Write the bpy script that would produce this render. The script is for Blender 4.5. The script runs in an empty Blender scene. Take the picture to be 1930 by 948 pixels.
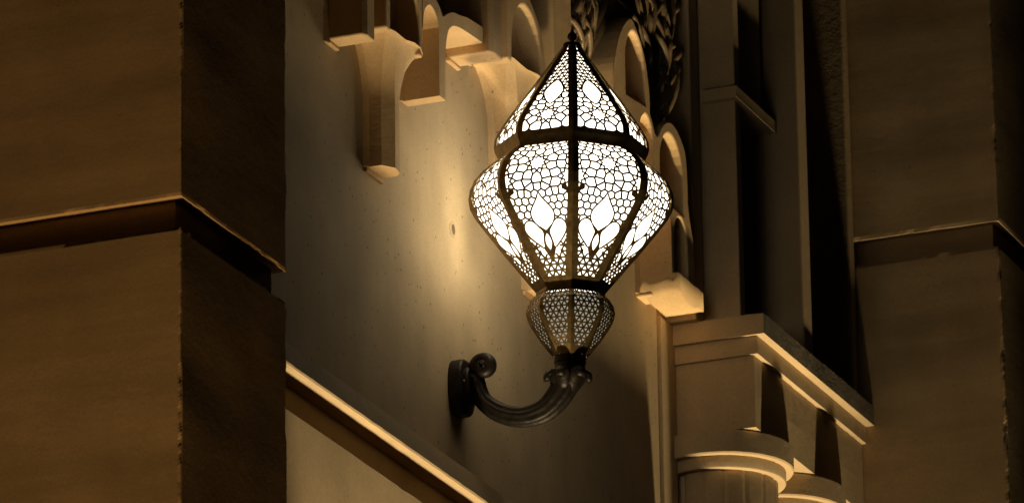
import bpy, bmesh, math, random
from math import sin, cos, pi, radians, sqrt, hypot, atan2
from mathutils import Vector, Matrix, noise
from mathutils.geometry import delaunay_2d_cdt
random.seed(7)
S = bpy.context.scene
COL = S.collection

# ------------------------------------------------------------------ camera
cam_d = bpy.data.cameras.new('camera')
cam = bpy.data.objects.new('camera', cam_d); COL.objects.link(cam)
Rv = Vector((0.92602, 0.37723, -0.01381)); Uv = Vector((0.13605, -0.29938, 0.94438)); Fv = Vector((-0.35211, 0.87640, 0.32855))
m = Matrix.Identity(4)
for i in range(3):
    m[i][0] = Rv[i]; m[i][1] = Uv[i]; m[i][2] = -Fv[i]
m.translation = Vector((6.09844, -14.83769, 1.6))
cam.matrix_world = m
cam_d.sensor_width = 36; cam_d.lens = 12525 / 1930 * 36
cam_d.clip_start = 0.1; cam_d.clip_end = 2000
cam_d.dof.use_dof = True; cam_d.dof.focus_distance = 16.75; cam_d.dof.aperture_fstop = 10
S.camera = cam
# ------------------------------------------------------------------ night sky
W = bpy.data.worlds.new('World'); S.world = W; W.use_nodes = True
wn = W.node_tree.nodes; wl = W.node_tree.links
bg = wn['Background']; sk = wn.new('ShaderNodeTexSky'); sk.sky_type = 'NISHITA'; sk.sun_disc = False
sk.sun_elevation = radians(-4); sk.sun_rotation = radians(200)
wl.new(sk.outputs[0], bg.inputs[0]); bg.inputs[1].default_value = 0.03
# ------------------------------------------------------------------ unseen floodlights aimed upward; the wall one hangs in mid-air
def flood(name, loc, aim, power, col, angle, blend, size):
    d = bpy.data.lights.new(name, 'SPOT'); d.energy = power; d.color = col
    d.spot_size = radians(angle); d.spot_blend = blend; d.shadow_soft_size = size
    o = bpy.data.objects.new(name, d); COL.objects.link(o); o.location = loc
    o.rotation_euler = (Vector(aim) - Vector(loc)).to_track_quat('-Z', 'Y').to_euler()
    return o
flood('floodlight_wall', (0.34, -0.69, 4.6), (0.18, -0.56, 7.4), 290, (1, .77, .44), 60, .6, .08)
flood('floodlight_cornice', (0.98, 2.1, 0.4), (0.28, 1.36, 7.3), 3500, (1, .77, .42), 24, .9, .12)
flood('floodlight_pillar', (0.56, -3.65, 0.3), (-0.1, -2.4, 6.0), 920, (1, .61, .24), 30, .9, .06)
S.view_settings.view_transform = 'Standard'; S.view_settings.look = 'None'
S.view_settings.exposure = 0; S.view_settings.gamma = 1; S.view_settings.use_curve_mapping = False
S.cycles.use_denoising = True
S.cycles.max_bounces = 6

# ------------------------------------------------------------------ materials
def mat(name):
    M = bpy.data.materials.new(name); M.use_nodes = True
    return M, M.node_tree.nodes, M.node_tree.links, M.node_tree.nodes['Principled BSDF']
def stone(name, col, grain=1.0, lump=0.0, streak=0.0, pits=0.3, rough=.92, band=0.0, specks=0.0):
    M, n, l, b = mat(name)
    tc = n.new('ShaderNodeTexCoord')
    def nz(scale, detail, sc=(1, 1, 1), rgh=.6):
        mp = n.new('ShaderNodeMapping'); mp.inputs['Scale'].default_value = sc
        l.new(tc.outputs['Object'], mp.inputs[0])
        t = n.new('ShaderNodeTexNoise'); t.inputs['Scale'].default_value = scale
        t.inputs['Detail'].default_value = detail; t.inputs['Roughness'].default_value = rgh
        l.new(mp.outputs[0], t.inputs['Vector']); return t.outputs[0]
    def ramp(src, a, b_, lo, hi):
        r = n.new('ShaderNodeMapRange'); r.inputs[1].default_value = a; r.inputs[2].default_value = b_
        r.inputs[3].default_value = lo; r.inputs[4].default_value = hi
        l.new(src, r.inputs[0]); return r.outputs[0]
    def math_(op, x, y):
        k = n.new('ShaderNodeMath'); k.operation = op
        for i, v in enumerate((x, y)):
            if isinstance(v, (int, float)): k.inputs[i].default_value = v
            else: l.new(v, k.inputs[i])
        return k.outputs[0]
    big = math_('MULTIPLY', ramp(nz(3.2, 6), .3, .7, .84, 1.12), ramp(nz(1.1, 4, (1, 1, .5)), .3, .7, .86, 1.12))
    fine = ramp(nz(170, 3), .3, .7, .90, 1.08)
    stv = ramp(nz(9, 4, (1, 1, .12)), .3, .7, 1 - .5 * max(streak, .1), 1 + .3 * max(streak, .1))
    if band: stv = math_('MULTIPLY', stv, ramp(nz(3.5, 4, (.25, .25, 2.4)), .32, .68, 1 - band, 1 + band * .6))
    vo = n.new('ShaderNodeTexVoronoi'); vo.inputs['Scale'].default_value = 46
    l.new(tc.outputs['Object'], vo.inputs['Vector'])
    sep = n.new('ShaderNodeSeparateColor'); l.new(vo.outputs['Color'], sep.inputs[0])
    thr = ramp(sep.outputs[0], .80, 1.0, 0.0, .17)
    pit = math_('LESS_THAN', vo.outputs['Distance'], thr)
    tot = math_('MULTIPLY', math_('MULTIPLY', big, fine), stv)
    tot = math_('MULTIPLY', tot, math_('SUBTRACT', 1.0, math_('MULTIPLY', pit, pits)))
    if specks:                                          # sparkle painted into the colour as bright specks
        vs_ = n.new('ShaderNodeTexVoronoi'); vs_.inputs['Scale'].default_value = 62; l.new(tc.outputs['Object'], vs_.inputs['Vector'])
        s2 = n.new('ShaderNodeSeparateColor'); l.new(vs_.outputs['Color'], s2.inputs[0])
        th = math_('MULTIPLY', ramp(s2.outputs[1], .86, 1.0, 0.0, .13), ramp(nz(1.6, 2), .45, .62, 0, 1))
        tot = math_('ADD', tot, math_('MULTIPLY', math_('LESS_THAN', vs_.outputs['Distance'], th), specks))
    mx = n.new('ShaderNodeVectorMath'); mx.operation = 'SCALE'; mx.inputs[0].default_value = col
    l.new(tot, mx.inputs['Scale']); l.new(mx.outputs[0], b.inputs['Base Color'])
    b.inputs['Roughness'].default_value = rough; b.inputs['Specular IOR Level'].default_value = .25
    h = math_('ADD', math_('MULTIPLY', nz(120, 4), .0035 * grain), math_('MULTIPLY', nz(34, 4), .006 * grain))
    if lump: h = math_('ADD', h, math_('MULTIPLY', nz(6, 4, (1, 1, 2.6)), .05 * lump))
    h = math_('SUBTRACT', h, math_('MULTIPLY', pit, .0012))
    bp = n.new('ShaderNodeBump'); bp.inputs['Strength'].default_value = 1; bp.inputs['Distance'].default_value = 1
    l.new(h, bp.inputs['Height']); l.new(bp.outputs[0], b.inputs['Normal'])
    return M
M_wall = stone('smooth_plaster', (.49, .37, .22), .10, 0, .12, .5, .92, 0, .75)
M_base = stone('pale_plaster', (.58, .44, .265), .04, 0, .05, .3)
M_hood = stone('carved_sandstone', (.57, .395, .21), .14, 0, .15, .45)
M_pil = stone('rough_render', (.52, .37, .205), .05, .004, .1, .1, .92, .20)
M_trim = stone('smooth_sandstone', (.44, .33, .20), .12, 0, .1, .2)
M_carve_shade = stone('dark_carving_and_shade', (.15, .105, .06), .3, 0, 0, .2, .38)
M_ground, gn, gl, gb = mat('paving')
gb.inputs['Base Color'].default_value = (.16, .13, .10, 1); gb.inputs['Roughness'].default_value = .9
def metal(name, col, rough, bump=.0006, metallic=.85):
    M, n, l, b = mat(name)
    tc = n.new('ShaderNodeTexCoord'); t = n.new('ShaderNodeTexNoise'); t.inputs['Scale'].default_value = 55; t.inputs['Detail'].default_value = 5
    l.new(tc.outputs['Object'], t.inputs['Vector'])
    r = n.new('ShaderNodeValToRGB'); r.color_ramp.elements[0].position = .3; r.color_ramp.elements[1].position = .72
    r.color_ramp.elements[0].color = (*[c * .55 for c in col], 1); r.color_ramp.elements[1].color = (*[c * 1.35 for c in col], 1)
    l.new(t.outputs[0], r.inputs[0]); l.new(r.outputs[0], b.inputs['Base Color'])
    b.inputs['Metallic'].default_value = metallic; b.inputs['Roughness'].default_value = rough
    bp = n.new('ShaderNodeBump'); bp.inputs['Strength'].default_value = 1; bp.inputs['Distance'].default_value = bump
    l.new(t.outputs[0], bp.inputs['Height']); l.new(bp.outputs[0], b.inputs['Normal'])
    return M
M_brass = metal('antique_brass', (.15, .10, .04), .36, .0003)
M_iron = metal('dark_bronze', (.020, .016, .012), .5, .0016, .6)
def glow(name, col, st, clear=0):
    # glowing frosted glass; `clear` lets that share of the lamp's light through
    M, n, l, b = mat(name)
    n.remove(b); e = n.new('ShaderNodeEmission'); e.inputs[0].default_value = (*col, 1); e.inputs[1].default_value = st
    src = e.outputs[0]
    if clear:
        t = n.new('ShaderNodeBsdfTransparent'); t.inputs[0].default_value = (clear, clear, clear, 1)
        a = n.new('ShaderNodeAddShader'); l.new(src, a.inputs[0]); l.new(t.outputs[0], a.inputs[1]); src = a.outputs[0]
    l.new(src, n['Material Output'].inputs[0]); return M
M_glow = glow('lit_frosted_glass', (1, .92, .76), 2.3, .55)
M_glow2 = glow('dim_frosted_glass', (1, .90, .66), .34)

# ------------------------------------------------------------------ object helpers
def link(o, parent=None):
    COL.objects.link(o)
    if parent: o.parent = parent
    return o
def mesh(name, vs, fs, mt, parent=None, smooth=False):
    me = bpy.data.meshes.new(name); me.from_pydata([tuple(v) for v in vs], [], fs)
    bm = bmesh.new(); bm.from_mesh(me)
    bmesh.ops.recalc_face_normals(bm, faces=bm.faces); bm.to_mesh(me); bm.free()
    me.materials.append(mt)
    if smooth: me.shade_smooth()
    return link(bpy.data.objects.new(name, me), parent)
def tag(o, label, cat, group=None, kind=None):
    o['label'] = label; o['category'] = cat
    if group: o['group'] = group
    if kind: o['kind'] = kind
    return o
def thing(name, label, cat, group=None, loc=(0, 0, 0)):
    o = bpy.data.objects.new(name, None); o.empty_display_size = .1; COL.objects.link(o); o.location = loc
    return tag(o, label, cat, group)
def bevel(o, w=.004, seg=2):
    b = o.modifiers.new('bevel', 'BEVEL'); b.width = w; b.segments = seg; b.limit_method = 'ANGLE'; b.angle_limit = radians(40)
    return o
def nz3(p, s, seed=0): return noise.noise(Vector((p[0] * s + seed, p[1] * s - seed, p[2] * s + 3.1 * seed)))
def lin(a, b, step):
    n = max(1, int(math.ceil((b - a) / step))); return [a + (b - a) * i / n for i in range(n + 1)]
def rough_box(name, xs, ys, zs, mt, parent=None, chip=.006, wob=.0, seed=1):
    """A block on a grid of coordinates whose arrises are chipped unevenly."""
    nx, ny, nz = len(xs) - 1, len(ys) - 1, len(zs) - 1
    idx = {}; vs = []; fs = []
    def v(i, j, k):
        if (i, j, k) not in idx:
            p = [xs[i], ys[j], zs[k]]
            on = [i in (0, nx), j in (0, ny), k in (0, nz)]
            q = list(p)
            if sum(on) >= 2:
                a = .18 + .75 * max(0, nz3(p, 4, seed) * 1.3 + nz3(p, 15, seed) + nz3(p, 43, seed) * .7)
                if nz3(p, 6, seed + 5) > .40: a *= 1.7
                for d, (t, n_) in enumerate(((i, nx), (j, ny), (k, nz))):
                    if on[d]: q[d] += (1 if t == 0 else -1) * chip * a
            elif wob:
                for d in range(3):
                    if on[d]: q[d] += wob * nz3(p, 5, seed)
            idx[(i, j, k)] = len(vs); vs.append(q)
        return idx[(i, j, k)]
    for i in range(nx):
        for j in range(ny):
            for k in (0, nz): fs.append((v(i, j, k), v(i + 1, j, k), v(i + 1, j + 1, k), v(i, j + 1, k)))
    for i in range(nx):
        for k in range(nz):
            for j in (0, ny): fs.append((v(i, j, k), v(i + 1, j, k), v(i + 1, j, k + 1), v(i, j, k + 1)))
    for j in range(ny):
        for k in range(nz):
            for i in (0, nx): fs.append((v(i, j, k), v(i, j + 1, k), v(i, j + 1, k + 1), v(i, j, k + 1)))
    return mesh(name, vs, fs, mt, parent)
def box(name, x0, x1, y0, y1, z0, z1, mt, parent=None, bev=.004):
    vs = [(x, y, z) for x in (x0, x1) for y in (y0, y1) for z in (z0, z1)]
    fs = [(0, 1, 3, 2), (4, 6, 7, 5), (0, 4, 5, 1), (2, 3, 7, 6), (0, 2, 6, 4), (1, 5, 7, 3)]
    o = mesh(name, vs, fs, mt, parent)
    return bevel(o, bev) if bev else o
def area2(p): return sum(p[i - 1][0] * p[i][1] - p[i][0] * p[i - 1][1] for i in range(len(p)))
def ccw(p): return list(p) if area2(p) > 0 else list(reversed(p))
def cdt(polys, lines=()):
    """Triangulate overlapping loops; returns points, triangles and for each triangle the set of loops it lies in."""
    vs = []; fs = []; es = []
    for p in polys:
        b = len(vs); vs += [Vector(q) for q in p]; fs.append(list(range(b, b + len(p))))
    for a, c in lines:
        b = len(vs); vs += [Vector(a), Vector(c)]; es.append((b, b + 1))
    V, _, Fc, _, _, OF = delaunay_2d_cdt(vs, es, fs, 0, 1e-6)
    return V, Fc, [set(o) for o in OF]
def plate(name, outline, holes, x0, x1, mt, parent, bev=.006):
    """A slab lying against the wall: outline and holes in (y, z), thickness along x."""
    polys = [ccw(outline)] + [ccw(h) for h in holes]
    V, Fc, O = cdt(polys)
    keep = [f for f, o in zip(Fc, O) if 0 in o and len(o) == 1]
    bm = bmesh.new(); bv = [bm.verts.new((x1, p[0], p[1])) for p in V]
    for f in keep: bm.faces.new([bv[i] for i in f])
    for q in [q for q in bm.verts if not q.link_faces]: bm.verts.remove(q)
    bmesh.ops.dissolve_limit(bm, angle_limit=.01, verts=bm.verts[:], edges=bm.edges[:])
    r = bmesh.ops.extrude_face_region(bm, geom=bm.faces[:])
    for g in r['geom']:
        if isinstance(g, bmesh.types.BMVert): g.co.x = x0
    bmesh.ops.recalc_face_normals(bm, faces=bm.faces)
    me = bpy.data.meshes.new(name); bm.to_mesh(me); bm.free(); me.materials.append(mt)
    o = link(bpy.data.objects.new(name, me), parent)
    return bevel(o, bev) if bev else o
def smooth_pts(p, n=3, closed=False):
    """Catmull-Rom through points (any dimension)."""
    out = []; L = len(p); segs = L if closed else L - 1
    g = lambda i: p[i % L] if closed else p[min(max(i, 0), L - 1)]
    for i in range(segs):
        a, b, c, d = g(i - 1), g(i), g(i + 1), g(i + 2)
        for k in range(n):
            t = k / n
            out.append(tuple(.5 * (2 * b[q] + (c[q] - a[q]) * t + (2 * a[q] - 5 * b[q] + 4 * c[q] - d[q]) * t * t + (3 * b[q] - a[q] - 3 * c[q] + d[q]) * t ** 3) for q in range(len(b))))
    if not closed: out.append(tuple(p[-1]))
    return out
def tube_geo(pts, rad, n=12, flute=0, lobes=6, flat=1.0, up=Vector((0, 1, 0))):
    vs = []; fs = []; P = [Vector(p) for p in pts]
    for i, p in enumerate(P):
        t = (P[min(i + 1, len(P) - 1)] - P[max(i - 1, 0)]).normalized()
        b = up - t * up.dot(t)
        if b.length < 1e-4: b = Vector((1, 0, 0)) - t * t.x
        b.normalize(); c = t.cross(b); r = rad[i] if isinstance(rad, (list, tuple)) else rad
        for k in range(n):
            a = 2 * pi * k / n; q = r * (1 + flute * cos(lobes * a))
            vs.append(p + b * (q * cos(a) * flat) + c * (q * sin(a)))
    for i in range(len(P) - 1):
        for k in range(n):
            fs.append((i * n + k, i * n + (k + 1) % n, (i + 1) * n + (k + 1) % n, (i + 1) * n + k))
    fs.append(tuple(range(n))); fs.append(tuple(range((len(P) - 1) * n, len(P) * n)))
    return vs, fs
def lathe_geo(prof, n=32, c=(0, 0, 0), cap=True):
    vs = []; fs = []
    for r, z in prof:
        for k in range(n):
            a = 2 * pi * k / n; vs.append((c[0] + r * cos(a), c[1] + r * sin(a), c[2] + z))
    for i in range(len(prof) - 1):
        for k in range(n):
            fs.append((i * n + k, i * n + (k + 1) % n, (i + 1) * n + (k + 1) % n, (i + 1) * n + k))
    if cap: fs.append(tuple(range(n))); fs.append(tuple(range((len(prof) - 1) * n, len(prof) * n)))
    return vs, fs
def merge(*geos):
    vs = []; fs = []
    for v, f in geos:
        b = len(vs); vs += list(v); fs += [tuple(i + b for i in q) for q in f]
    return vs, fs

# ------------------------------------------------------------------ ground
g = mesh('ground', [(-400, -400, 0), (400, -400, 0), (400, 400, 0), (-400, 400, 0)], [(0, 1, 2, 3)], M_ground)
g['kind'] = 'structure'; g['label'] = 'dark paved ground at the foot of the building'

# ------------------------------------------------------------------ lantern wall with its string course
t_wall = thing('wall', 'smooth plastered wall carrying the lit lantern, washed by its glow', 'wall')
box('upper_wall', -.4, 0, -1.95, 2.6, 6.50, 9.6, M_wall, t_wall, 0)
sc = [(-.05, 6.458), (.112, 6.458), (.114, 6.463), (.082, 6.536), (-.05, 6.536)]
ysl = lin(-1.83, 1.40, .02); vs = []; fs = []
for j, y in enumerate(ysl):
    for i, (x, z) in enumerate(sc):
        w = .0007 * (nz3((x, y, z), 30, 3) + nz3((x, y, z), 90, 4)) if 0 < i < 4 else 0
        vs.append((x + w, y, z + w * .6))
for j in range(len(ysl) - 1):
    for i in range(4): fs.append((j * 5 + i, j * 5 + i + 1, j * 5 + i + 6, j * 5 + i + 5))
mesh('string_course', vs, fs, M_trim, t_wall)
box('groove_back', -.35, .046, -1.95, 2.6, 6.30, 6.459, M_wall, t_wall, 0)
rough_box('base_wall', [-.34, .103], lin(-1.84, 1.38, .04), [0, 5.4, 6.0, 6.354], M_base, t_wall, .0015, 0, 4)
box('corner_strip', -.2, .010, 1.405, 1.515, 5.0, 7.44, M_wall, t_wall, .004)
def hole(p, r):
    ring = []; vs = []; fs = []
    for k in range(14):
        a = 2 * pi * k / 14; q = 1 + .25 * nz3((k, 2, 3), .9)
        vs.append((.0012, p[0] + r * q * cos(a), p[1] + r * q * sin(a)))
    for k in range(14):
        a = 2 * pi * k / 14
        vs.append((.0045, p[0] + r * 1.22 * cos(a), p[1] + r * 1.22 * sin(a)))
    for k in range(14):
        a = 2 * pi * k / 14
        vs.append((.0008, p[0] + r * 1.5 * cos(a), p[1] + r * 1.5 * sin(a)))
    for k in range(14):
        n_ = (k + 1) % 14
        fs.append((k, n_, 14 + n_, 14 + k)); fs.append((14 + k, 14 + n_, 28 + n_, 28 + k))
    return vs, fs
vs, fs = hole((-.063, 7.221), .0145); mesh('plaster_rim', vs, fs, M_wall, t_wall, True)
mesh('drill_hole', [(.0016, -.063 + .0165 * cos(a * pi / 6), 7.221 + .0165 * sin(a * pi / 6)) for a in range(12)], [tuple(range(12))], M_carve_shade, t_wall)  # flat disc; its dark colour stands in for the hole's shaded depth

# ------------------------------------------------------------------ carved hood
t_hood = thing('carved_hood', 'stepped sandstone stalactite carving of small arches above the lit lantern', 'stone carving')
TOP = 9.2
X1 = .105
def arch(y0, y1, zs, za, n=7, skew=.5):
    """Points of an arch from (y0, zs) up to the apex and down to (y1, zs)."""
    out = []; c = y0 + (y1 - y0) * skew
    for k in range(n + 1):
        a = pi / 2 * k / n; out.append((c - (c - y0) * cos(a), zs + (za - zs) * sin(a) ** .92))
    for k in range(1, n + 1):
        a = pi / 2 * k / n; out.append((c + (y1 - c) * sin(a), zs + (za - zs) * cos(a) ** .92))
    return out
def corbel(y0, y1, z0, x1):
    # a hanging leg with a chamfered outer corner and a small fillet against the wall
    pl = [(-.01, y0), (x1 - .004, y0), (x1 + .006, y0 + .016), (x1 + .006, y1), (-.01, y1)]
    vs = [(x, y, z) for z in (z0, TOP) for x, y in pl]; n = len(pl)
    fs = [tuple(range(n)), tuple(range(n, 2 * n))] + [(i, (i + 1) % n, n + (i + 1) % n, n + i) for i in range(n)]
    bevel(mesh('corbel', vs, fs, M_hood, t_hood), .004)
    f = [(0, y0 - .004), (.012, y0 + .002), (.012, y1 - .002), (0, y1 + .004)]
    vs = [(x, y, z) for z in (z0 - .008, z0) for x, y in f]
    mesh('fillet', vs, [(0, 1, 2, 3), (4, 5, 6, 7), (0, 1, 5, 4), (1, 2, 6, 5), (2, 3, 7, 6), (3, 0, 4, 7)], M_hood, t_hood)
corbel(-.868, -.806, 7.456, .100)
def pendant(yc, zb, zt, half_top, hr):
    """Half-octagonal hanging bracket that flares out in a cove under its niche."""
    base = [(-.01, -.060), (.001, -.060), (.013, -.046), (.045, -.045), (.068, -.012), (.0665, .004), (.0645, .018), (.062, .030), (.046, .047), (-.01, .050)]
    top = [(-.01, -half_top - .016), (.001, -half_top - .016), (.013, -half_top), (.100, -half_top - .012), (.1075, -half_top + .022), (.1078, -half_top * .3), (.1078, hr * .3), (.1075, hr - .02), (.1065, hr - .003), (-.01, hr)]
    zf = zb + (zt - zb) * .55
    rings = [(zb, 0), (zb + .0, 0)]
    rings = [(zb, 0.0), (zf, 0.0)]
    for k in range(1, 11):
        a = pi / 2 * k / 10; rings.append((zf + (zt - zf) * sin(a), (.75 * (1 - cos(a)) + .25 * sin(a) ** 1.5)))
    vs = []; n = len(base)
    for z, e in rings:
        for q, (b, t) in enumerate(zip(base, top)): vs.append((b[0] + (t[0] - b[0]) * e, yc + b[1] + (t[1] - b[1]) * e, z + (.013 * e * e if q in (6, 7) else 0)))
    fs = [tuple(range(n)), tuple(range((len(rings) - 1) * n, len(rings) * n))]
    for i in range(len(rings) - 1):
        for k in range(n):
            a, b = i * n + k, i * n + (k + 1) % n; fs.append((a, b, b + n, a + n))
    o = mesh('pendant_bracket', vs, fs, M_hood, t_hood, True); o.modifiers.new('es', 'EDGE_SPLIT').split_angle = radians(24)
    # small lit step where the bracket meets the wall
    f = [(0, yc - .05), (.008, yc - .05), (.008, yc + .055), (0, yc + .055)]
    vs = [(x, y, z) for z in (zb - .012, zb) for x, y in f]
    mesh('fillet', vs, [(0, 1, 2, 3), (4, 5, 6, 7), (0, 1, 5, 4), (1, 2, 6, 5), (2, 3, 7, 6), (3, 0, 4, 7)], M_hood, t_hood)
pendant(-.582, 7.203, 7.528, .118, .085)
pendant(.243, 7.42, 7.73, .160, .095)
pendant(.463, 7.205, 7.50, .10, .10)
# niche plates over the pendants
def niche_plate(y0, y1, z0, i0, i1, za, top):
    pts = [(y0, z0), (i0, z0)] + arch(i0, i1, za - .14, za) + [(i1, z0), (y1, z0)] + top
    plate('niche_plate', pts, [], 0, X1, M_hood, t_hood)
    n = 10; vs = []                                     # hollow concave back of the niche
    for k in range(n + 1):
        a = k / n; y = i0 - .004 + (i1 - i0 + .008) * a
        x = X1 - .012 - .050 * sin(pi * min(1, a * .62 + .10)) ** .8
        vs += [(x, y, z0 - .001), (x, y, za + .02)]
    mesh('niche_back', vs, [(2 * k, 2 * k + 2, 2 * k + 3, 2 * k + 1) for k in range(n)], M_hood, t_hood, True)
niche_plate(-.735, -.498, 7.520, -.702, -.524, 7.73, [(-.498, TOP), (-.735, TOP)])
niche_plate(.064, .337, 7.716, .102, .306, 7.908, [(.337, 7.80), (.322, 7.85), (.29, 7.90), (.236, 7.94), (.20, 8.0), (.20, TOP), (.064, TOP)])
# arch between pendant and first hanging leg, then the low arch beyond it
big = [(-.4965, TOP), (-.4965, 7.585)] + smooth_pts([(-.4965, 7.60), (-.485, 7.652), (-.462, 7.674), (-.444, 7.681), (-.42, 7.674), (-.402, 7.66), (-.393, 7.640)], 3) + \
      [(-.393, 7.456), (-.352, 7.456), (-.350, 7.585)] + smooth_pts([(-.347, 7.60), (-.338, 7.632), (-.327, 7.655), (-.306, 7.672), (-.284, 7.681), (-.232, 7.690), (-.098, 7.700)], 3) + \
      [(-.098, 7.745), (-.20, 7.735)] + smooth_pts([(-.258, 7.722), (-.285, 7.718), (-.307, 7.711), (-.332, 7.699), (-.363, 7.679)], 3) + \
      smooth_pts([(-.364, 7.680), (-.384, 7.697), (-.40, 7.707), (-.418, 7.716), (-.428, 7.74)], 3) + [(-.43, 7.80), (-.43, TOP)]
plate('arch_plate', big, [], 0, X1, M_hood, t_hood)
corbel(-.098, -.022, 7.676, .122)
plate('hanging_leg', [(.40, 7.78), (.53, 7.78), (.53, TOP), (.40, TOP)], [], 0, X1, M_hood, t_hood)
# far half of the hood, stepping down towards the pilaster
A1 = [(.928, 7.915), (.928, 8.0)] + arch(.928, 1.072, 8.0, 8.116) + [(1.074, 7.93)]
A3 = [(1.177, 7.70), (1.177, 7.79)] + arch(1.177, 1.350, 7.79, 7.907) + [(1.352, 7.70)]
far = [(.83, 7.70), (1.028, 7.70)] + arch(1.028, 1.124, 7.83, 7.902) + [(1.124, 7.69), (1.25, 7.69), (1.25, 7.456), (1.275, 7.456)] + \
      arch(1.275, 1.375, 7.60, 7.685) + [(1.375, 7.456), (1.43, 7.456), (1.43, 7.62)] + \
      smooth_pts([(1.428, 7.65), (1.405, 7.70), (1.392, 7.75)], 3) + smooth_pts([(1.394, 7.76), (1.386, 7.876), (1.35, 7.922), (1.30, 7.945), (1.254, 7.945), (1.20, 7.917), (1.156, 7.870), (1.128, 7.897)], 3) + \
      smooth_pts([(1.110, 7.918), (1.11, 7.97), (1.086, 8.057), (1.049, 8.106), (.991, 8.15), (.95, 8.14), (.887, 8.08), (.84, 7.99), (.83, 7.95)], 3)
plate('arch_plate', far, [A1, A3], 0, X1, M_hood, t_hood)
box('niche_back', 0, .048, .91, 1.09, 7.905, 8.13, M_hood, t_hood, 0)
box('niche_back', 0, .046, 1.16, 1.37, 7.695, 7.93, M_hood, t_hood, 0)
box('niche_back', 0, .020, 1.27, 1.38, 7.46, 7.70, M_hood, t_hood, 0)
def edge_fillet(y, z0, z1, w=.011):
    vs = [(x, yy, z) for z in (z0, z1) for x, yy in ((0, y - w), (w, y), (0, y))]
    mesh('edge_fillet', vs, [(0, 1, 2), (3, 4, 5), (0, 1, 4, 3), (1, 2, 5, 4), (2, 0, 3, 5)], M_hood, t_hood)
for y, z0, z1 in ((-.868, 7.45, 7.75), (-.393, 7.456, 7.66), (.064, 7.71, 8.1), (1.25, 7.456, 7.70)): edge_fillet(y, z0, z1)
# broken lump of plaster under the last leg
def lump():
    vs = []; fs = []; nu, nv = 16, 12
    for j in range(nv + 1):
        for i in range(nu + 1):
            u = i / nu; v = j / nv
            x = .012 + .112 * u; y = 1.247 + .195 * v
            z = 7.458 - .020 * sin(pi * min(1, v * 1.25)) ** .7 * min(1, u * 6 + .2) - .012 * v
            if 0 < i < nu and 0 < j < nv: z += .004 * nz3((x, y, 0), 30, 2) + .002 * nz3((x, y, 0), 90, 4)
            if i in (0, nu): x += .004 * nz3((x, y, z), 40, 9)
            if j in (0, nv): y += .004 * nz3((x, y, z), 40, 11)
            vs.append((x, y, z))
    w = nu + 1
    for j in range(nv):
        for i in range(nu): fs.append((j * w + i, j * w + i + 1, (j + 1) * w + i + 1, (j + 1) * w + i))
    rim = [i for i in range(w)] + [(j + 1) * w - 1 for j in range(1, nv + 1)] + [nv * w + i for i in range(nu - 1, -1, -1)] + [j * w for j in range(nv - 1, 0, -1)]
    b = len(vs)
    for i in rim: vs.append((vs[i][0], vs[i][1], 7.50))
    for k in range(len(rim)): fs.append((rim[k], rim[(k + 1) % len(rim)], b + (k + 1) % len(rim), b + k))
    mesh('plaster_lump', vs, fs, M_hood, t_hood, True)
lump()
box('corbel_foot', -.01, .045, 1.249, 1.325, 7.447, 7.47, M_hood, t_hood, .004)

# ------------------------------------------------------------------ carved scrollwork above the hood
t_sp = thing('carved_scrollwork', 'dark deeply carved leaf scrolls beside the upright strips, above the small arches', 'stone carving')
box('scroll_ground', -.02, .035, .53, 1.41, 7.80, TOP, M_carve_shade, t_sp, 0)
rng = random.Random(5)
def leaf(y, z, L, ang, bend, r):
    pts = []; rad = []; n = 9
    a = ang
    p = Vector((.05, y, z))
    for k in range(n):
        t = k / (n - 1); pts.append(tuple(p)); rad.append(r * max(.12, sin(pi * min(1, .12 + .88 * t)) ** .6))
        a += bend / n
        p = p + Vector((.030 * cos(pi * t) / n * 3, cos(a), sin(a)) ) * 0 + Vector((.035 * cos(pi * t * 1.1) / n * 2.2, cos(a) * L / n, sin(a) * L / n))
    vs, fs = tube_geo(pts, rad, 8, .0, 6, .7, Vector((1, 0, 0)))
    mesh('carved_leaf', vs, fs, M_carve_shade, t_sp, True)
def inside_hood(y, z):
    if y < 1.13 and y > .82: return z < 8.20
    if y >= 1.13: return z < 7.99
    return z < 7.93
for k in range(330):
    y = rng.uniform(.56, 1.39); z = rng.uniform(7.95, 8.55)
    if inside_hood(y, z) or rng.random() < .25: continue
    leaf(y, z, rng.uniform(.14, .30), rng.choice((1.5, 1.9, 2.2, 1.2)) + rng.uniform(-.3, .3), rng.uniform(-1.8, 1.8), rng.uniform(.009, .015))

# ------------------------------------------------------------------ pillars
def pillar(label, x0, x1, y0, y1, zl, zt, fine, seed):
    t = thing('stone_pillar', label, 'pillar', None)
    gx = [x0] + lin(max(x0 + .05, x1 - .75), x1, fine); gy = lin(y0, y1, fine)
    rough_box('upper_block', gx, gy, lin(zl, min(zt, zl + .75), fine) + [zt], M_pil, t, .0035, .0015, seed)
    gap = .072
    box('groove_band', x0 + .02, x1 - .026, y0 + .026, y1 - .026, zl - gap - .03, zl + .03, M_pil, t, 0)
    rough_box('lower_block', gx, gy, [0, zl - 1.4] + lin(zl - 1.1, zl - gap, fine), M_pil, t, .0045, .0015, seed + 20)
    return t
pillar('near rough rendered pillar with a lit groove, left of the lantern', -1.6, .325, -2.405, -1.838, 6.503, 9.4, .008, 3)
pillar('far shaded rendered pillar with a thin lit groove, right of the lantern', -.6, .672, 2.425, 3.5, 7.948, 10.5, .012, 9)

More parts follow.
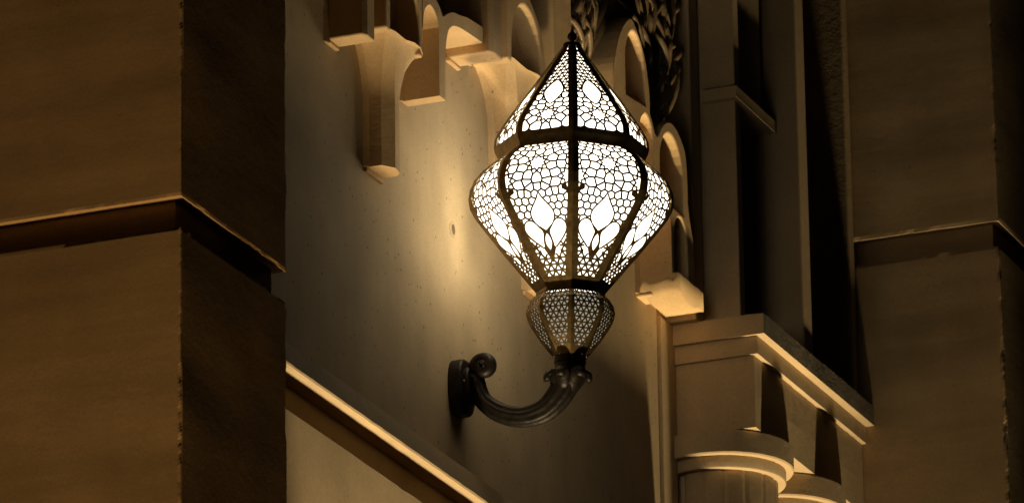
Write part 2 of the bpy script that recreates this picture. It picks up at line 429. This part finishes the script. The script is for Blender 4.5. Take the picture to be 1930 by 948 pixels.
# ------------------------------------------------------------------ cornice bracket and columns
t_c = thing('cornice_bracket', 'projecting stepped stone cornice with bright lit undersides, right of the lantern', 'cornice')
fy = 2.424
rough_box('cornice_slab', lin(-.1, .277, .03), lin(1.5, fy, .03), [7.381, 7.441], M_trim, t_c, .002, 0, 31)
M_slab_face = stone('dark_sandstone_face', (.17, .145, .11), .3, 0, .3, .2)
cs = bpy.data.objects['cornice_slab'].data; cs.materials.append(M_slab_face)
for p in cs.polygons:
    if p.normal.x > .8: p.material_index = 1  # outward faces of the slab take the darker stone colour
rough_box('fascia', lin(-.1, .253, .03), lin(1.512, fy - .002, .03), [7.329, 7.3815], M_trim, t_c, .0015, 0, 32)
rough_box('bracket_block', lin(-.1, .239, .03), lin(1.521, fy - .004, .03), [7.121, 7.22, 7.3295], M_trim, t_c, .0025, 0, 33)
box('pier', -.2, -.03, 1.53, fy, 0, 7.122, M_trim, t_c, 0)
def column(yc, label):
    t = thing('engaged_column', label, 'column', 'fluted columns under the cornice', (.078, yc, 0))
    R = .2
    v, f = lathe_geo([(R - .004, 7.119), (R, 7.115), (R, 7.056), (R - .003, 7.052)], 72); mesh('capital_drum', v, f, M_trim, t)
    v, f = lathe_geo([(R - .022, 7.0525), (R - .022, 7.022), (R - .024, 7.018)], 72); mesh('capital_ring', v, f, M_trim, t)
    n = 192; vs = []; fs = []
    for z in (7.0185, 4.5, 0):
        for k in range(n):
            a = 2 * pi * k / n; q = .155 - .0035 * abs(cos(8 * a)) ** 24
            vs.append((q * cos(a), q * sin(a), z))
    for i in range(2):
        for k in range(n): fs.append((i * n + k, i * n + (k + 1) % n, (i + 1) * n + (k + 1) % n, (i + 1) * n + k))
    mesh('fluted_shaft', vs, fs, M_trim, t)
    for o in t.children:
        if o.name.startswith('capital'): o.data.shade_smooth(); o.modifiers.new('es', 'EDGE_SPLIT').split_angle = radians(35)
column(1.68, 'round stone column with stepped disc capital, nearer one under the cornice')
column(2.115, 'round stone column capital half hidden behind the nearer one under the cornice')
# ------------------------------------------------------------------ stepped upright strips above the cornice
t_j = thing('stepped_jamb', 'tall stepped upright strips in shade standing on the cornice', 'window jamb')
Zt = 10.5
box('jamb_strip', -.1, .088, 1.475, 1.545, 7.44, Zt, M_trim, t_j, .004)
box('jamb_strip', -.1, .190, 1.556, 1.60, 7.44, Zt, M_trim, t_j, .004)
box('jamb_strip', -.1, .268, 1.86, 1.935, 7.44, Zt, M_trim, t_j, .006)
box('jamb_strip', -.1, .030, 1.937, 2.375, 7.44, Zt, M_trim, t_j, .004)
box('jamb_strip', -.1, .235, 2.376, fy - .004, 7.44, Zt, M_trim, t_j, .006)
box('jamb_panel', -.1, .172, 1.602, 1.83, 8.13, Zt, M_trim, t_j, .004)
box('opening_back', -.1, -.02, 1.602, 1.858, 7.44, 8.1, M_carve_shade, t_j, 0)  # dark colour stands in for the shade inside the recess
rough_box('ledge', lin(.10, .205, .03), lin(1.53, 1.857, .02), [8.095, 8.129], M_trim, t_j, .002, 0, 41)

# ------------------------------------------------------------------ wall lantern
LX, LY, LZ = .320, -.05, 7.226
K = 1 / 740.0; KZ = 1 / 710.0
t_l = thing('wall_lantern', 'lit pierced metal lantern with white glass on a curved dark bracket', 'wall lantern', None, (0, LY, 6.79))
base = Vector((LX, LY, LZ))
def pr(*yr): return [(r * K, (400 - y) * KZ) for y, r in yr]
ROOF = pr((84, 16), (96, 24), (130, 49), (165, 75), (200, 102), (235, 127), (256, 140), (268, 145), (281, 146.5))
BELT = pr((281, 146.5), (290, 144.5), (297, 141), (304, 138))
BODY = pr((304, 139), (313, 152), (326, 168), (343, 182), (362, 190.5), (380, 193), (398, 190), (415, 180.5), (435, 165), (484, 124.5), (532, 83), (548, 69))
NECK = pr((548, 69), (553, 65), (557, 65))
BULB = pr((556, 64), (564, 73), (576, 80.5), (590, 83.5), (604, 80.5), (617, 74), (640, 58.5), (657, 45), (671, 33))
# the whole lantern leans a little off plumb
piv = base
axis_t = Fv
TILT = Matrix.Translation(piv) @ Matrix.Rotation(radians(2.6), 4, Rv) @ Matrix.Rotation(radians(1.35), 4, Fv) @ Matrix.Translation(-piv)
LM = TILT @ Matrix.Translation(base)
inv = Matrix.Translation(-Vector(t_l.location))
C8, S8 = cos(pi / 8), sin(pi / 8)
def oct_geo(prof, scale=1.0, n=8, a0=pi / 8):
    vs = []; fs = []
    for r, z in prof:
        for k in range(n):
            a = a0 + 2 * pi * k / n; vs.append((r * scale * cos(a), r * scale * sin(a), z))
    for i in range(len(prof) - 1):
        for k in range(n): fs.append((i * n + k, i * n + (k + 1) % n, (i + 1) * n + (k + 1) % n, (i + 1) * n + k))
    return vs, fs
def put(o): o.matrix_local = inv @ LM; return o
def vtab(prof):
    v = [0.0]
    for (r0, z0), (r1, z1) in zip(prof, prof[1:]): v.append(v[-1] + hypot((r1 - r0) * C8, z1 - z0))
    return v
def interp(x, xs, ys):
    if x <= xs[0]: return ys[0]
    for i in range(len(xs) - 1):
        if x <= xs[i + 1]: return ys[i] + (ys[i + 1] - ys[i]) * (x - xs[i]) / (xs[i + 1] - xs[i])
    return ys[-1]
def clip_half(poly, px, py, nx, ny):
    out = []
    for i in range(len(poly)):
        a = poly[i - 1]; b = poly[i]
        da = (a[0] - px) * nx + (a[1] - py) * ny; db = (b[0] - px) * nx + (b[1] - py) * ny
        if da <= 0: out.append(a)
        if (da < 0 < db) or (db < 0 < da):
            t = da / (da - db); out.append((a[0] + (b[0] - a[0]) * t, a[1] + (b[1] - a[1]) * t))
    return out
def inset(poly, d):
    p = ccw(poly); q = [p[i] for i in range(len(p)) if hypot(p[i][0] - p[i - 1][0], p[i][1] - p[i - 1][1]) > 1e-4]
    out = q
    for i in range(len(q)):                             # convex cell: move every side inwards by d
        a, b = q[i - 1], q[i]; L = hypot(b[0] - a[0], b[1] - a[1]); nx, ny = (b[1] - a[1]) / L, -(b[0] - a[0]) / L
        out = clip_half(out, a[0] - nx * d, a[1] - ny * d, nx, ny)
        if len(out) < 3: return None
    if area2(out) < 1.2e-5: return None
    return out
def voronoi(seeds, box_):
    cells = []
    x0, x1, y0, y1 = box_
    for i, s in enumerate(seeds):
        p = [(x0, y0), (x1, y0), (x1, y1), (x0, y1)]
        for j, t in enumerate(seeds):
            if i == j: continue
            d = (t[0] - s[0], t[1] - s[1]); L = hypot(*d)
            if L > .16: continue
            p = clip_half(p, (s[0] + t[0]) / 2, (s[1] + t[1]) / 2, d[0], d[1])
            if len(p) < 3: break
        cells.append(p)
    return cells
def girih(stars, x1, y0, y1, R, notch, kr, fill, sd):
    """Ten-pointed stars ringed by kites and pentagons, the rest filled with small cells; mirror symmetric in s.
    Returns the cells, the star rosettes' outlines and the star and kite openings."""
    fixed = []; rosette = []; openings = []
    for (sx, sy) in stars:
        P = lambda r, k: (sx + r * cos(pi / 2 + pi * k / 10), sy + r * sin(pi / 2 + pi * k / 10))
        for k in range(10):
            p = P(kr + fill * .52, 2 * k)
            if all(hypot(p[0] - q[0], p[1] - q[1]) > fill * .62 for q in fixed): fixed.append(p)
        rosette.append([P(R + BAR * 1.1 if k % 2 == 0 else kr + BAR * 1.3, k) for k in range(20)])
        openings.append([P((R if k % 2 == 0 else notch) - BAR * (1.0 if k % 2 else 1.6), k) for k in range(20)])
        for k in range(10):
            q = inset([P(notch, 2 * k + 1), P(R, 2 * k), P(kr, 2 * k + 1), P(R, 2 * k + 2)], BAR)
            if q: openings.append(q)
    rg = random.Random(sd); free = []
    y = y0; row = 0
    while y < y1:
        x = fill * .5 * (row % 2)
        while x < x1:
            p = (x + rg.uniform(-.15, .15) * fill, y + rg.uniform(-.15, .15) * fill)
            if x < fill * .3: p = (0, p[1])
            if all(hypot(p[0] - q[0], p[1] - q[1]) > fill * .80 for q in fixed) and all(hypot(p[0] - q[0], p[1] - q[1]) > kr + fill * .4 for q in stars): free.append(p)
            x += fill
        y += fill * .87; row += 1
    pin = list(stars)
    for it in range(5):
        seeds = fixed + free + [(-p[0], p[1]) for p in free if p[0] > 1e-6] + pin
        cs = voronoi(seeds, (-x1 - .05, x1 + .05, y0 - .05, y1 + .05))
        if it == 4: break
        nf = []
        for i in range(len(free)):
            c = cs[len(fixed) + i]
            if len(c) < 3: continue
            A = 0; cx = cy = 0
            for k in range(len(c)):
                w = c[k - 1][0] * c[k][1] - c[k][0] * c[k - 1][1]; A += w; cx += (c[k - 1][0] + c[k][0]) * w; cy += (c[k - 1][1] + c[k][1]) * w
            p = (cx / (3 * A), cy / (3 * A))
            if free[i][0] == 0: p = (0, p[1])
            nf.append(p)
        free = nf
    n = len(seeds) - len(pin)
    cells = []
    for i, c in enumerate(cs[:n]):
        if len(c) < 3: continue
        if i < len(fixed):                              # pentagons of the ring reach in to the star's points
            st = min(stars, key=lambda q: hypot(q[0] - fixed[i][0], q[1] - fixed[i][1]))
            c = ccw(c); L = hypot(st[0] - fixed[i][0], st[1] - fixed[i][1])
            u = ((st[0] - fixed[i][0]) / L, (st[1] - fixed[i][1]) / L); best = None
            for k in range(len(c)):
                m_ = ((c[k - 1][0] + c[k][0]) / 2 - fixed[i][0], (c[k - 1][1] + c[k][1]) / 2 - fixed[i][1]); q = (m_[0] * u[0] + m_[1] * u[1]) / (hypot(*m_) or 1)
                if best is None or q > best[0]: best = (q, k)
            if best[0] > .96: c = c[:best[1]] + [(st[0] - u[0] * (R - .001), st[1] - u[1] * (R - .001))] + c[best[1]:]
        cells.append(c)
    return cells, rosette, openings
def trigrid(x1, y0, y1, side, d):
    h = side * sqrt(3) / 2; out = []
    nrow = int((y1 - y0) / h) + 2
    for j in range(-1, nrow):
        yb = y0 + j * h; off = (side / 2) * (j % 2)
        for i in range(-int(x1 / side) - 3, int(x1 / side) + 3):
            x = i * side + off
            for t in ([(x, yb), (x + side, yb), (x + side / 2, yb + h)], [(x + side, yb), (x + side * 1.5, yb + h), (x + side / 2, yb + h)]):
                q = inset(t, d)
                if q: out.append(q)
    return out
def panel_mesh(name, prof, window, holes, halos, motif, thick=.0016):
    """Pierced sheet-metal panel. All loops are in (s across, v down the slope)."""
    vt = vtab(prof); rs = [p[0] for p in prof]; zs = [p[1] for p in prof]
    outl = [(r * S8, v) for r, v in zip(rs, vt)]; outl = outl + [(-a, b) for a, b in reversed(outl)]
    polys = [ccw(outl), ccw(window)] + [ccw(h) for h in holes] + [ccw(h) for h in halos] + [ccw(h) for h in motif]
    nh = 2 + len(holes); nl = nh + len(halos)
    V, Fc, O = cdt(polys, [((-.3, v), (.3, v)) for v in vt[1:-1]])
    bm = bmesh.new(); cache = {}
    def vert(i, lay):
        if (i, lay) not in cache:
            s, v = V[i]; r = interp(v, vt, rs); z = interp(v, vt, zs)
            e = 1e-3; dr = (interp(v + e, vt, rs) - interp(v - e, vt, rs)) * C8; dz = interp(v + e, vt, zs) - interp(v - e, vt, zs)
            L = hypot(dr, dz) or 1; nx, nz_ = -dz / L, dr / L
            q = r * C8
            s_ = max(-r * S8, min(r * S8, s))
            cache[(i, lay)] = bm.verts.new((q - nx * thick * lay, s_ * (1 - lay * thick / max(q, .02)), z - nz_ * thick * lay))
        return cache[(i, lay)]
    for f, o in zip(Fc, O):
        if 0 not in o: continue
        inw = 1 in o
        hole = inw and ((any(2 <= k < nh for k in o) and not any(nh <= k < nl for k in o)) or any(k >= nl for k in o))
        if hole: continue
        for lay in (0, 1):
            ff = f if lay == 0 else list(reversed(f))
            try: bm.faces.new([vert(i, lay) for i in ff])
            except ValueError: pass
    bm.verts.ensure_lookup_table()
    top = {v: k[0] for k, v in cache.items() if k[1] == 0}
    for e in [e for e in bm.edges if len(e.link_faces) == 1 and e.verts[0] in top and e.verts[1] in top]:
        a, b = top[e.verts[0]], top[e.verts[1]]
        if (a, 1) in cache and (b, 1) in cache:
            try: bm.faces.new([cache[(a, 0)], cache[(b, 0)], cache[(b, 1)], cache[(a, 1)]])
            except ValueError: pass
    bmesh.ops.recalc_face_normals(bm, faces=bm.faces)
    me = bpy.data.meshes.new(name); bm.to_mesh(me); bm.free(); me.materials.append(M_brass)
    return me
def window_of(prof, side, v0, v1, n=14, side_end=None, rnd=0):
    vt = vtab(prof); rs = [p[0] for p in prof]; pts = []
    for k in range(n + 1):
        v = v0 + (v1 - v0) * k / n; b = side + ((side_end or side) - side) * k / n
        w = max(.0015, interp(v, vt, rs) * S8 - b)
        pts.append((w, v))
    return pts + [(-a, b) for a, b in reversed(pts)]
def ring_panels(name, me, label=None):
    for k in range(8):
        o = link(bpy.data.objects.new(name, me), t_l)
        o.matrix_local = inv @ LM @ Matrix.Rotation(2 * pi * k / 8, 4, 'Z')
BAR = .0025
# body panel
vb = vtab(BODY); VB = vb[-1]
FLOWER_DROP = 6
def yv(y):                                               # height of a feature on the panel -> distance down the slope
    rp = [(r / K, 400 - z / KZ) for r, z in BODY]
    ys = [yy - r * C8 * .924 * .283 for r, yy in rp]
    return interp(y + FLOWER_DROP, ys, vb)
win = window_of(BODY, .0142, .010, VB - .013, 26, .0172)
v_star1, v_star2 = yv(304), yv(334)
vtip, vcross, vend = yv(369), yv(427), yv(466)
cells, ros, opn = girih([(0, v_star1), (.090, v_star2), (-.090, v_star2)], .115, .0, yv(440), .0245, .0170, .0350, .0190, 3)
v_tri = yv(446)
holes = [q for q in (inset(c, BAR) for c in cells) if q]
def teardrop(p0, p1, w, k=24, pw=.62, sharp=1.0, peak=.58):
    """Leaf from tip p0 to p1 of half width w, rounded towards p1 by pw."""
    d = (p1[0] - p0[0], p1[1] - p0[1]); L = hypot(*d); u = (d[0] / L, d[1] / L); n_ = (-u[1], u[0]); a = []
    for i in range(k + 1):
        t = i / k
        if t < peak: q = sin(pi / 2 * (t / peak)) ** sharp
        else: q = cos(pi / 2 * ((t - peak) / (1 - peak))) ** pw
        a.append((p0[0] + d[0] * t + n_[0] * w * q, p0[1] + d[1] * t + n_[1] * w * q))
    b = []
    for i in range(k - 1, 0, -1):
        t = i / k
        if t < peak: q = sin(pi / 2 * (t / peak)) ** sharp
        else: q = cos(pi / 2 * ((t - peak) / (1 - peak))) ** pw
        b.append((p0[0] + d[0] * t - n_[0] * w * q, p0[1] + d[1] * t - n_[1] * w * q))
    return a + b
Z_ = .000466
def mir(right): return right + [(-x, y) for x, y in reversed(right) if x > 1e-9]
def sv(p): return [(x * Z_, yv(y)) for x, y in p]
lf = sv(mir(smooth_pts([(0, 361), (10, 369), (33, 380), (54, 390), (62, 398), (60, 406), (45, 416), (22, 423), (0, 429)], 3)))
pet_r = smooth_pts([(21, 432), (38, 424), (56, 416), (76, 411), (97, 412), (112, 417), (117, 425), (109, 433), (84, 444), (56, 453), (32, 460), (29, 452), (24, 442)], 3, True)
pet = [sv(pet_r), sv([(-x, y) for x, y in pet_r])]
mid = sv(mir(smooth_pts([(0, 435), (9, 440), (16, 449), (13, 457), (0, 466)], 3)))
motif_src = [lf] + pet
BR = .0046
def grow(poly, d):
    p = ccw(poly); n = len(p); out = []
    for i in range(n):
        a, b, c = p[i - 1], p[i], p[(i + 1) % n]
        e = (c[0] - a[0], c[1] - a[1]); L = hypot(*e) or 1
        out.append((b[0] + e[1] / L * d, b[1] - e[0] / L * d))
    return out
halos = ros + [grow(q, BR) for q in motif_src] + [grow(mid, BR)]
# below the flower: small dark chevron, then the triangle lattice
halos.append(sv([(-36, 462), (36, 462), (0, 490)]))
halos.append(sv([(-22, 428), (22, 428), (34, 462), (-34, 462)]))
for sg in (1, -1):                                       # solid knots on the ribs
    halos.append([(sg * .098, yv(338)), (sg * .064, yv(351)), (sg * .064, yv(357)), (sg * .098, yv(372))])
side = .0190
tri = [t for t in trigrid(.12, v_tri - .08, VB, side, .0027)]
def in_poly(p, poly):
    c = False
    for i in range(len(poly)):
        a, b = poly[i - 1], poly[i]
        if (a[1] > p[1]) != (b[1] > p[1]) and p[0] < (b[0] - a[0]) * (p[1] - a[1]) / (b[1] - a[1]) + a[0]: c = not c
    return c
def vsplit(s): return yv(433 + (120 - min(120, abs(s) / Z_)) * .31)
def cen(q): return (sum(p[0] for p in q) / len(q), sum(p[1] for p in q) / len(q))
holes = [h for h in holes if cen(h)[1] < vsplit(cen(h)[0])]
tri = [h for h in tri if cen(h)[1] > vsplit(cen(h)[0])]
me = panel_mesh('body_panel', BODY, win, holes + tri, halos, [lf, mid] + pet + [o for o in opn if max(p[1] for p in o) < vtip + .012 or abs(cen(o)[0]) > .03])
ring_panels('body_panel', me)
# roof panel
vr = vtab(ROOF); VR = vr[-1]
def yr_(y):
    rp = [(r / K, 400 - z / KZ) for r, z in ROOF]; return interp(y, [yy - r * C8 * .924 * .283 for r, yy in rp], vr)
win = window_of(ROOF, .0118, yr_(84), yr_(247), 20, .0135)
v_s = yr_(218); v_d0, v_d1 = yr_(153), yr_(197)
cells, ros, opn = girih([(0, v_s)], .11, yr_(170), VR, .0235, .0160, .0330, .0180, 8)
holes = [q for q in (inset(c, BAR) for c in cells) if q]
dm = (v_d0 + v_d1) / 2; dh = (v_d1 - v_d0) / 2
dia = []
for k in range(32):
    a = 2 * pi * k / 32; q = 1 / (abs(cos(a)) ** 1.35 + abs(sin(a)) ** 1.35) ** (1 / 1.35)
    dia.append((.0245 * q * cos(a), dm + dh * q * sin(a)))
holes = [h for h in holes if cen(h)[1] > dm + .008]
tri = [t for t in trigrid(.08, .004, dm + .02, .0150, .0017) if cen(t)[1] < dm + .004]
me = panel_mesh('roof_panel', ROOF, win, holes + tri, ros + [grow(dia, .0045)], [dia] + [o for o in opn if cen(o)[1] > v_d1 - .004])
ring_panels('roof_panel', me)
# bulb panel
vbb = vtab(BULB); VBB = vbb[-1]
win = window_of(BULB, .0075, .012, VBB - .022, 20, .0105)
tri = trigrid(.06, .008, VBB, .0158, .0020)
me = panel_mesh('bulb_panel', BULB, win, tri, [], [])
ring_panels('bulb_panel', me)
put(mesh('belt', *oct_geo(BELT), M_brass, t_l))
put(mesh('neck_ring', *oct_geo(NECK), M_brass, t_l))
v, f = lathe_geo([(.0, .452), (.012, .4515), (.0215, .448), (.024, .442), (.024, .436)], 24); put(mesh('cap', v, f, M_iron, t_l, True))
v, f = lathe_geo([(.0055, .449), (.0045, .455), (.0105, .461), (.0125, .4665), (.0115, .4725), (.006, .4785), (.0035, .484), (.0018, .489), (.0004, .492)], 20)
put(mesh('finial', v, f, M_iron, t_l, True))
gl_prof = [(r * .955 - .001, z) for r, z in ROOF[1:]] + [(r * .955, z) for r, z in BODY[:]]
v, f = oct_geo(gl_prof, 1.0); f.append(tuple(range(8))); f.append(tuple(range(len(v) - 8, len(v))))
put(mesh('glass_liner', v, f, M_glow, t_l))
lamp = bpy.data.lights.new('lamp_bulb', 'POINT'); lamp.energy = 14.5; lamp.color = (1, .81, .49); lamp.shadow_soft_size = .18
lo = link(bpy.data.objects.new('lamp_bulb', lamp), t_l); lo.matrix_local = inv @ LM @ Matrix.Translation((-.07, -.03, -.02))
v, f = oct_geo([(r * .90, z) for r, z in BULB[1:]], 1.0)
put(mesh('bulb_liner', v, f, M_glow2, t_l))
v, f = lathe_geo([(.030, -.378), (.0405, -.380), (.0405, -.398), (.0385, -.400), (.0385, -.424), (.041, -.427), (.041, -.432), (.03, -.434)], 40)
put(mesh('collar', v, f, M_iron, t_l, True)).modifiers.new('es', 'EDGE_SPLIT').split_angle = radians(40)
# bracket
def L0(p): return (p[0], p[1] - t_l.location[1], p[2] - t_l.location[2])
ctr = smooth_pts([(.040, LY, 6.826), (.055, LY, 6.812), (.063, LY, 6.782), (.078, LY, 6.752), (.122, LY, 6.718), (.180, LY, 6.700), (.238, LY, 6.709), (.278, LY, 6.742), (.300, LY, 6.778), (.306, LY, 6.800)], 6)
n = len(ctr)
rad = [interp(i / (n - 1), [0, .12, .35, .6, .8, 1], [.020, .021, .0225, .0275, .034, .040]) for i in range(n)]
v, f = tube_geo([L0(p) for p in ctr], rad, 48, .055, 8, .92)
mesh('bracket_arm', v, f, M_iron, t_l, True)
sp = []; sr = []
for k in range(40):
    t = k / 39; a = radians(205) - radians(560) * t; q = .0275 * (1 - t) ** .8
    sp.append(L0((.077 + q * cos(a), LY - .010 * t, 6.845 + q * sin(a)))); sr.append(.0165 - .004 * t)
v, f = tube_geo(sp, sr, 14, 0, 6, 1.25); mesh('scroll', v, f, M_iron, t_l, True)
for k in range(6):                                       # acanthus leaves curling out below the collar
    a = 2 * pi * k / 6 + .52; d = Vector((cos(a), sin(a), 0)); pts = []; rr = []
    for q, z, r in ((.016, 6.752, .010), (.024, 6.768, .013), (.031, 6.782, .014), (.0375, 6.793, .0135), (.044, 6.798, .0115), (.050, 6.795, .010), (.0535, 6.786, .0095), (.0525, 6.778, .0085)):
        pts.append(L0(Vector((.298 + (z - 6.752) * .16, LY, z)) + d * q)); rr.append(r)
    v, f = tube_geo(pts, rr, 12, 0, 6, 1.45, Vector((-sin(a), cos(a), 0)))
    mesh('acanthus_leaf', v, f, M_iron, t_l, True)
def stadium(hw, hh, x0, x1, name, r=.012):
    n_ = 40; vs = []; fs = []; rows = [(x0, 1.0), (x1 - r * .5, 1.0), (x1 - r * .12, .965), (x1, .90)]
    for x, s in rows:
        for k in range(n_):
            a = 2 * pi * k / n_; c, s_ = cos(a), sin(a)
            vs.append(L0((x, LY - .006 + hw * s * math.copysign(abs(c) ** .8, c), 6.795 + hh * s * math.copysign(abs(s_) ** .75, s_))))
    for i in range(len(rows) - 1):
        for k in range(n_): fs.append((i * n_ + k, i * n_ + (k + 1) % n_, (i + 1) * n_ + (k + 1) % n_, (i + 1) * n_ + k))
    fs.append(tuple(range(n_))); fs.append(tuple(range(len(vs) - n_, len(vs))))
    o = mesh(name, vs, fs, M_iron, t_l, True); o.modifiers.new('es', 'EDGE_SPLIT').split_angle = radians(50); return o
bp_ = stadium(.052, .074, .0005, .034, 'backplate')
stadium(.032, .052, .034, .046, 'arm_boss')
v, f = lathe_geo([(.0068, 0), (.0068, .003), (.004, .0055), (.0005, .006)], 14)
v = [L0((.0335 + z, LY - .034 + x, 6.802 + y)) for x, y, z in v]
mesh('screw_head', v, f, M_brass, t_l, True)
